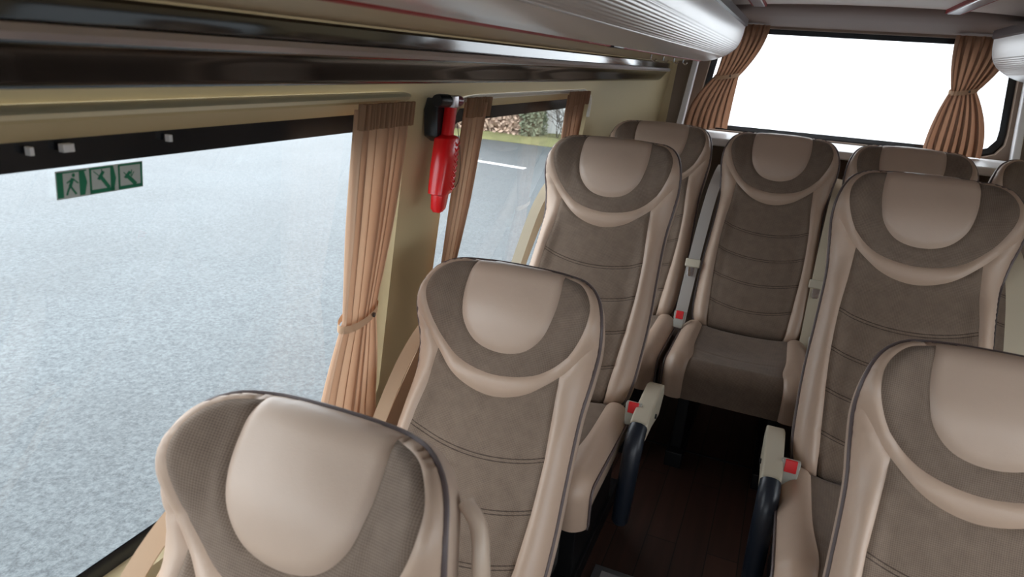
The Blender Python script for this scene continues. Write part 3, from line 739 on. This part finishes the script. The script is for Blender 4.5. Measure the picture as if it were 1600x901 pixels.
# ================================================================== CURTAINS
def curtain(label, top, tie, bot, zt, zs, zb, pos, nf, amp, mat, heading=True, head_depth=0.035, group=None, ov=0.2, loc_dir=1):
    """top/tie/bot = (a, b) extents along the wall; pos(c, z, d) -> xyz"""
    t = thing('curtain', label, 'curtain', (0, 0, 0), group)
    NU, NV = nf*18, 60
    vs = []
    for j in range(NV+1):
        v = j/NV; z = zt+(zb-zt)*v
        if z > zs:
            q = (zt-z)/(zt-zs); w = q**1.5*(1-0.0)+0; w = w*w*(3-2*w) if False else q**1.8
            a = top[0]+(tie[0]-top[0])*w; b = top[1]+(tie[1]-top[1])*w
        else:
            q = (zs-z)/(zs-zb); w = 1-(1-q)**1.9
            a = tie[0]+(bot[0]-tie[0])*w; b = tie[1]+(bot[1]-tie[1])*w
        wd = b-a; ta = amp*(0.55+0.45*min(1, abs(z-zs)/0.2))
        for i in range(NU+1):
            u = i/NU; ph = 2*math.pi*nf*(u+0.012*math.sin(7*u+3*v))
            amp2 = ta*(0.7+0.5*math.sin(5.3*u*nf*0.37+1.3)+0.2*math.sin(11*u))
            c_ = a+wd*u+ov*wd/nf*math.sin(ph+0.9+0.5*math.sin(3*u))
            vs.append(pos(c_, z+0.006*math.sin(9*u)*v, amp2*math.sin(ph)+0.012*math.sin(math.pi*u)*loc_dir))
    mb = MB(); mb.add(vs, [(j*(NU+1)+i, j*(NU+1)+i+1, (j+1)*(NU+1)+i+1, (j+1)*(NU+1)+i) for j in range(NV) for i in range(NU)])
    mb.build('curtain_panel', mat, t, smooth=180)
    if heading:
        hv = []; NH = nf*2; NU2 = NH*8
        for j in range(5):
            z = zt+0.012-(head_depth+0.012)*j/4
            for i in range(NU2+1):
                u = i/NU2; hv.append(pos(top[0]+(top[1]-top[0])*(u*1.04-0.02), z, 0.004+0.011*math.sin(2*math.pi*NH*u)*(0.8+0.3*math.sin(17*u))+amp*0.9))
        mb = MB(); mb.add(hv, [(j*(NU2+1)+i, j*(NU2+1)+i+1, (j+1)*(NU2+1)+i+1, (j+1)*(NU2+1)+i) for j in range(4) for i in range(NU2)])
        mb.build('heading_tape', M['curtain_head'] if mat is M['curtain'] else mat, t, smooth=180)
    # tieback strap
    mid = (tie[0]+tie[1])/2; hw = (tie[1]-tie[0])/2+0.006; vs = []; n = 28
    for k in range(n):
        th = 2*math.pi*k/n
        cc = mid+hw*math.cos(th); d = (amp*1.25+0.008)*math.sin(th)
        z = zs+0.010*math.cos(th)-0.006*math.sin(th)
        vs += [pos(cc, z-0.009, d), pos(cc, z+0.009, d)]
    mb = MB(); mb.add(vs, [(2*k, (2*k+2) % (2*n), (2*k+3) % (2*n), 2*k+1) for k in range(n)])
    tb = mb.build('tieback', M['tie'], t, smooth=60)
    pc = Vector(pos(mid+hw*0.35, zs, amp*1.3+0.010)); mb = MB(); mb.tube([pc-Vector((0.002, 0.002, 0)), pc+Vector((0.002, -0.001, 0))], 0.005, 10); mb.build('stud', M['twig'], tb)
    return t
def posl(c, z, d): return (wx(z)+0.035+d, c, z)
curtain('tan pleated curtain tied back beside the large left window and the cream pillar', (1.05, 1.235), (1.065, 1.185), (0.985, 1.235), 1.437, 1.00, 0.62, posl, 7, 0.012, M['curtain'], group='curtains of the minibus windows')
curtain('tan pleated curtain just right of the red hammer', (1.50, 1.62), (1.485, 1.565), (1.46, 1.60), 1.437, 0.985, 0.66, posl, 5, 0.010, M['curtain'], group='curtains of the minibus windows')
curtain('short dark tan curtain at the rear end of the second left window', (2.30, 2.52), (2.42, 2.52), (2.38, 2.55), 1.437, 0.98, 0.66, posl, 5, 0.010, M['curtain_dark'], group='curtains of the minibus windows')
def posr(c, z, d): return (c, 3.44-d, z)
curtain('brown curtain tied in the middle at the left of the bright rear window', (-0.36, -0.19), (-0.385, -0.285), (-0.50, -0.30), 1.765, 1.535, 1.29, posr, 7, 0.018, M['curtain_dark'], group='curtains of the minibus windows', heading=False, ov=0.42)
curtain('brown curtain tied in the middle at the right of the bright rear window', (0.55, 0.76), (0.585, 0.675), (0.535, 0.755), 1.762, 1.545, 1.275, posr, 7, 0.019, M['curtain_dark'], group='curtains of the minibus windows', heading=False, ov=0.42)

# ================================================================== EMERGENCY HAMMER
hz, hy = 1.0, 0
ham = thing('emergency_hammer', 'red emergency hammer hanging on the cream pillar between the left windows', 'emergency hammer', (-0.76, 1.405, 1.425))
def hb(poly, x0, x1): return MB().prism(poly, x0, x1, 'x')
# in the hammer's own axes: x out of the wall, y along it, z up
handle = MB()
secs = [(0.012, 0.012, 0.012), (-0.02, 0.013, 0.012), (-0.055, 0.013, 0.012), (-0.060, 0.028, 0.018), (-0.064, 0.031, 0.021), (-0.12, 0.032, 0.022), (-0.165, 0.032, 0.021), (-0.186, 0.031, 0.020), (-0.190, 0.020, 0.016), (-0.222, 0.017, 0.014), (-0.230, 0.011, 0.009)]
vs = []; m = 16
for z, a, b in secs:
    yo = -0.045*(-z)/0.23
    for k in range(m):
        th = 2*math.pi*k/m; c_, s_ = math.cos(th), math.sin(th)
        vs.append((0.030+b*math.copysign(abs(c_)**0.4, c_), yo+a*math.copysign(abs(s_)**0.4, s_), z))
handle.add(vs, [(j*m+k, j*m+(k+1) % m, (j+1)*m+(k+1) % m, (j+1)*m+k) for j in range(len(secs)-1) for k in range(m)]+[tuple(range(m)), tuple((len(secs)-1)*m+k for k in range(m))])
handle.build('handle', M['red'], ham, smooth=50)
for k in range(9):
    z = -0.075-0.0125*k; yo = -0.045*(-z)/0.23
    mb = MB(); mb.tube([(0.050, yo+0.006, z+0.004), (0.0515, yo+0.014, z-0.003), (0.0505, yo+0.026, z), (0.045, yo+0.032, z+0.005)], 0.0022, 6); mb.build('grip_rib', M['red'], ham)
mb = MB(); mb.tube([(0.028, -0.062, 0.022), (0.028, -0.056, 0.022), (0.028, -0.012, 0.020)], [0.013, 0.0145, 0.0145], 16); mb.build('head', M['black_plastic'], ham)
mb = MB(); mb.tube([(0.028, 0.008, 0.020), (0.028, 0.046, 0.018), (0.028, 0.050, 0.018)], [0.0125, 0.0125, 0.009], 16); mb.build('head_sleeve', M['maroon'], ham)
mb = MB(); mb.box((0.030, -0.014, 0.006), (0.046, 0.009, 0.032)); mb.build('clasp', M['alu'], ham, bevel=0.002)
mb = MB(); mb.prism([(-0.040, -0.06), (-0.008, -0.075), (-0.004, 0.02), (-0.030, 0.025), (-0.042, 0.0)], -0.016, 0.018, 'x'); mb.build('bracket', M['black_plastic'], ham, bevel=0.004)
mb = MB(); mb.tube(crom([(0.035, 0.004, 0.005), (0.040, 0.020, -0.04), (0.045, 0.030, -0.11), (0.042, 0.034, -0.16), (0.04, 0.020, -0.18)], 6), 0.0008, 5); mb.build('tether_cord', M['black_plastic'], ham)

# ================================================================== EXIT STICKER ON THE GLASS
sg_ = thing('emergency_exit_sticker', 'green and white three pictogram emergency exit sticker on the large window', 'sign')
Y0, Y1, Z0, Z1 = 0.540, 0.662, 1.343, 1.379
def sq(u, v, d=0.0): # u along 0..3 (three squares), v up 0..1
    y = Y0+(Y1-Y0)*u/3.0; z = Z0+(Z1-Z0)*v; return (wx(z)-0.0375+0.003+d, y, z)
def poly3(P, d0, d1):
    n = len(P); return MB().add([sq(u, v, d0) for u, v in P]+[sq(u, v, d1) for u, v in P], [tuple(range(n)), tuple(range(2*n-1, n-1, -1))]+[(i, i+n, (i+1) % n+n, (i+1) % n) for i in range(n)])
poly3([(0, 0), (3, 0), (3, 1), (0, 1)], 0, 0.0006).build('backing', M['sign_white'], sg_, smooth=0)
def gp(name, polys, d=0.0007):
    mb = MB()
    for P in polys:
        q = poly3(P, d-0.0001, d+0.0004); mb.add(q.v, q.f)
    return mb.build(name, M['sign_green'], sg_, smooth=0)
def bx2(a, b, c, d): return [(a, b), (c, b), (c, d), (a, d)]
gp('border', [bx2(0.03, 0.05, 0.22, 0.95), bx2(0.03, 0.90, 0.98, 0.95), [(0.74, 0.05), (0.90, 0.05), (0.99, 0.5), (0.90, 0.95), (0.74, 0.95)]])
gp('border', [bx2(1.08, 0.03, 1.93, 0.17), bx2(1.08, 0.03, 1.14, 0.97), bx2(1.08, 0.90, 1.86, 0.97), [(1.80, 0.03), (1.90, 0.03), (1.99, 0.5), (1.90, 0.97), (1.80, 0.97)]])
gp('border', [bx2(2.08, 0.03, 2.97, 0.15), bx2(2.08, 0.03, 2.14, 0.97), bx2(2.91, 0.03, 2.97, 0.97), bx2(2.08, 0.90, 2.97, 0.97)])
def limb(a, b, w):
    a = np.array(a); b = np.array(b); d = b-a; d = d/np.linalg.norm(d); nn = np.array([-d[1], d[0]*1.0])*w
    return [tuple(a+nn), tuple(b+nn), tuple(b-nn), tuple(a-nn)]
gp('running_figure', [[(0.56+0.05*math.cos(a), 0.80+0.07*math.sin(a)) for a in np.linspace(0, 2*math.pi, 11)[:-1]], limb((0.53, 0.70), (0.44, 0.42), 0.05), limb((0.44, 0.44), (0.62, 0.12), 0.03), limb((0.44, 0.44), (0.36, 0.26), 0.03), limb((0.36, 0.26), (0.32, 0.12), 0.025), limb((0.53, 0.68), (0.70, 0.50), 0.022), limb((0.50, 0.66), (0.34, 0.55), 0.022)])
gp('hammer_pictogram', [limb((1.74, 0.17), (1.46, 0.62), 0.06), limb((1.38, 0.52), (1.56, 0.80), 0.05), limb((1.22, 0.84), (1.40, 0.66), 0.012), limb((1.50, 0.88), (1.52, 0.70), 0.012)])
gp('glass_pictogram', [limb((2.72, 0.15), (2.42, 0.50), 0.07), limb((2.32, 0.44), (2.52, 0.66), 0.05), limb((2.28, 0.66), (2.40, 0.52), 0.015), limb((2.58, 0.72), (2.54, 0.50), 0.015), limb((2.66, 0.64), (2.56, 0.46), 0.012)])
# little white hooks that hold the blind, along the top of the window
for yy, w_, lb in ((0.508, 0.0025, 'tiny white clip at the window top, left of the exit sticker'), (0.552, 0.007, 'wider white clip at the window top above the running man'), (0.70, 0.0025, 'tiny white clip at the window top, right of the exit sticker')):
    mb = MB(); z = 1.409; mb.box((wx(z)-0.032, yy-w_, z-0.006), (wx(z)-0.022, yy+w_, z+0.004))
    tag(mb.build('window_clip', M['white_trim'], bevel=0.001), lb, 'clip', 'white clips along the window top')

# ================================================================== OUTSIDE
GZ = -0.62
mb = MB(); mb.add([(-60, -40, GZ), (60, -40, GZ), (60, 70, GZ), (-60, 70, GZ)], [(0, 1, 2, 3)]); tag(mb.build('ground', M['asphalt'], smooth=0), kind='structure')
mb = MB(); mb.add([(-6.35, 13.05, GZ+0.004), (-4.95, 12.85, GZ+0.004), (-4.95, 13.05, GZ+0.004), (-6.35, 13.25, GZ+0.004)], [(0, 1, 2, 3)])
tag(mb.build('road_marking', M['asphalt_line'], smooth=0), 'short white painted line on the asphalt seen through the second window', 'road marking')
# far verge
mb = MB(); vs = []
NX = 60
for i in range(NX+1):
    x = -30+29.0*i/NX; y0 = 16.6+0.09*(x+7)+0.15*math.sin(x*1.7)
    vs += [(x, 16.8, GZ+0.005), (x, 17.0+0.1*random.random(), GZ+0.05+0.03*random.random()), (x, 17.6, GZ+0.10+0.04*random.random()), (x, 24, GZ+0.14)]
mb.add(vs, [(4*i+k, 4*i+k+1, 4*i+k+5, 4*i+k+4) for i in range(NX) for k in range(3)])
tag(mb.build('grass_verge', M['grass']), 'grass verge along the far edge of the asphalt', 'grass', kind='stuff')
def leaf_cloud(n, x0, x1, y0, y1, z0, z1, size):
    mb = MB()
    for _ in range(n):
        x = random.uniform(x0, x1); y = random.uniform(y0, y1); z = z0+(z1-z0)*random.random()**1.2
        a = Vector((random.gauss(0, 1), random.gauss(0, 1), random.gauss(0, 1))).normalized(); b = a.orthogonal().normalized(); s = size*random.uniform(0.5, 1.4)
        c = Vector((x, y, z)); mb.add([c-a*s, c+b*s*0.6, c+a*s, c-b*s*0.6], [(0, 1, 2, 3)])
    return mb
tag(leaf_cloud(16000, -10.5, -6.95, 17.55, 18.7, GZ+0.05, 1.6, 0.06).build('hedge', M['foliage_brown'], smooth=0), 'rust brown winter hedge beyond the road, seen in the second window', 'hedge', kind='stuff')
tag(leaf_cloud(5000, -7.0, -6.45, 17.6, 18.4, GZ+0.05, 2.0, 0.055).build('evergreen_bush', M['foliage_green'], smooth=0), 'dull green bush between the brown hedge and the white building', 'bush', kind='stuff')
def building(label, x0, x1, y0, y1, h, face):
    t = thing('building', label, 'building')
    mb = MB(); mb.box((x0, y0, GZ+0.12), (x1, y1, h)); mb.build('wall', M['building'], t, smooth=0)
    mb = MB(); mb.box((x0-0.03, y0-0.03, GZ), (x1+0.03, y1+0.03, GZ+0.12)); mb.build('plinth', M['bgrey'], t, smooth=0)
    mb = MB(); mb.box((x0-0.2, y0-0.2, h), (x1+0.2, y1+0.2, h+0.25)); mb.build('roof', M['bgrey'], t, smooth=0)
    return t
building('plain white building beyond the bare shrubs, seen in the second window', -7.0, -2.6, 18.9, 24.0, 4.2, -1)
rb = building('added white building that fills the rear window with glare', -2.6, 9.5, 12.5, 18.0, 4.6, -1)  # stand-in block, put here so the view through the rear glass blows out white
for xx in (4.5, 7.5):
    mb = MB(); mb.box((xx, 12.45, 2.6), (xx+1.2, 12.50, 3.7)); mb.build('window', M['bwin'], rb, smooth=0)
for k in range(6):
    bx_ = -5.95+0.26*k+random.uniform(-0.05, 0.05); by_ = 18.0+random.uniform(-0.2, 0.2); mb = MB()
    z0 = GZ+0.15
    def branch(p, d, L, r, lvl):
        q = p+d*L; mb.tube([p, p+d*L*0.5+Vector((random.gauss(0, .02), random.gauss(0, .02), 0)), q], [r, r*0.8, r*0.6], 5)
        if lvl > 0:
            for _ in range(3):
                nd = (d+Vector((random.gauss(0, 0.45), random.gauss(0, 0.45), random.gauss(0.1, 0.2)))).normalized(); branch(q, nd, L*0.62, r*0.6, lvl-1)
    for _ in range(3): branch(Vector((bx_, by_, z0-0.1)), Vector((random.gauss(0, .25), random.gauss(0, .25), 1)).normalized(), random.uniform(0.4, 0.6), 0.014, 3)
    tag(mb.build('bare_shrub', M['twig']), ['leftmost bare shrub', 'second bare shrub from the left', 'third bare shrub from the left', 'fourth bare shrub from the left', 'fifth bare shrub from the left', 'rightmost bare shrub'][k]+' before the white building beyond the road', 'shrub', 'bare shrubs before the white building')
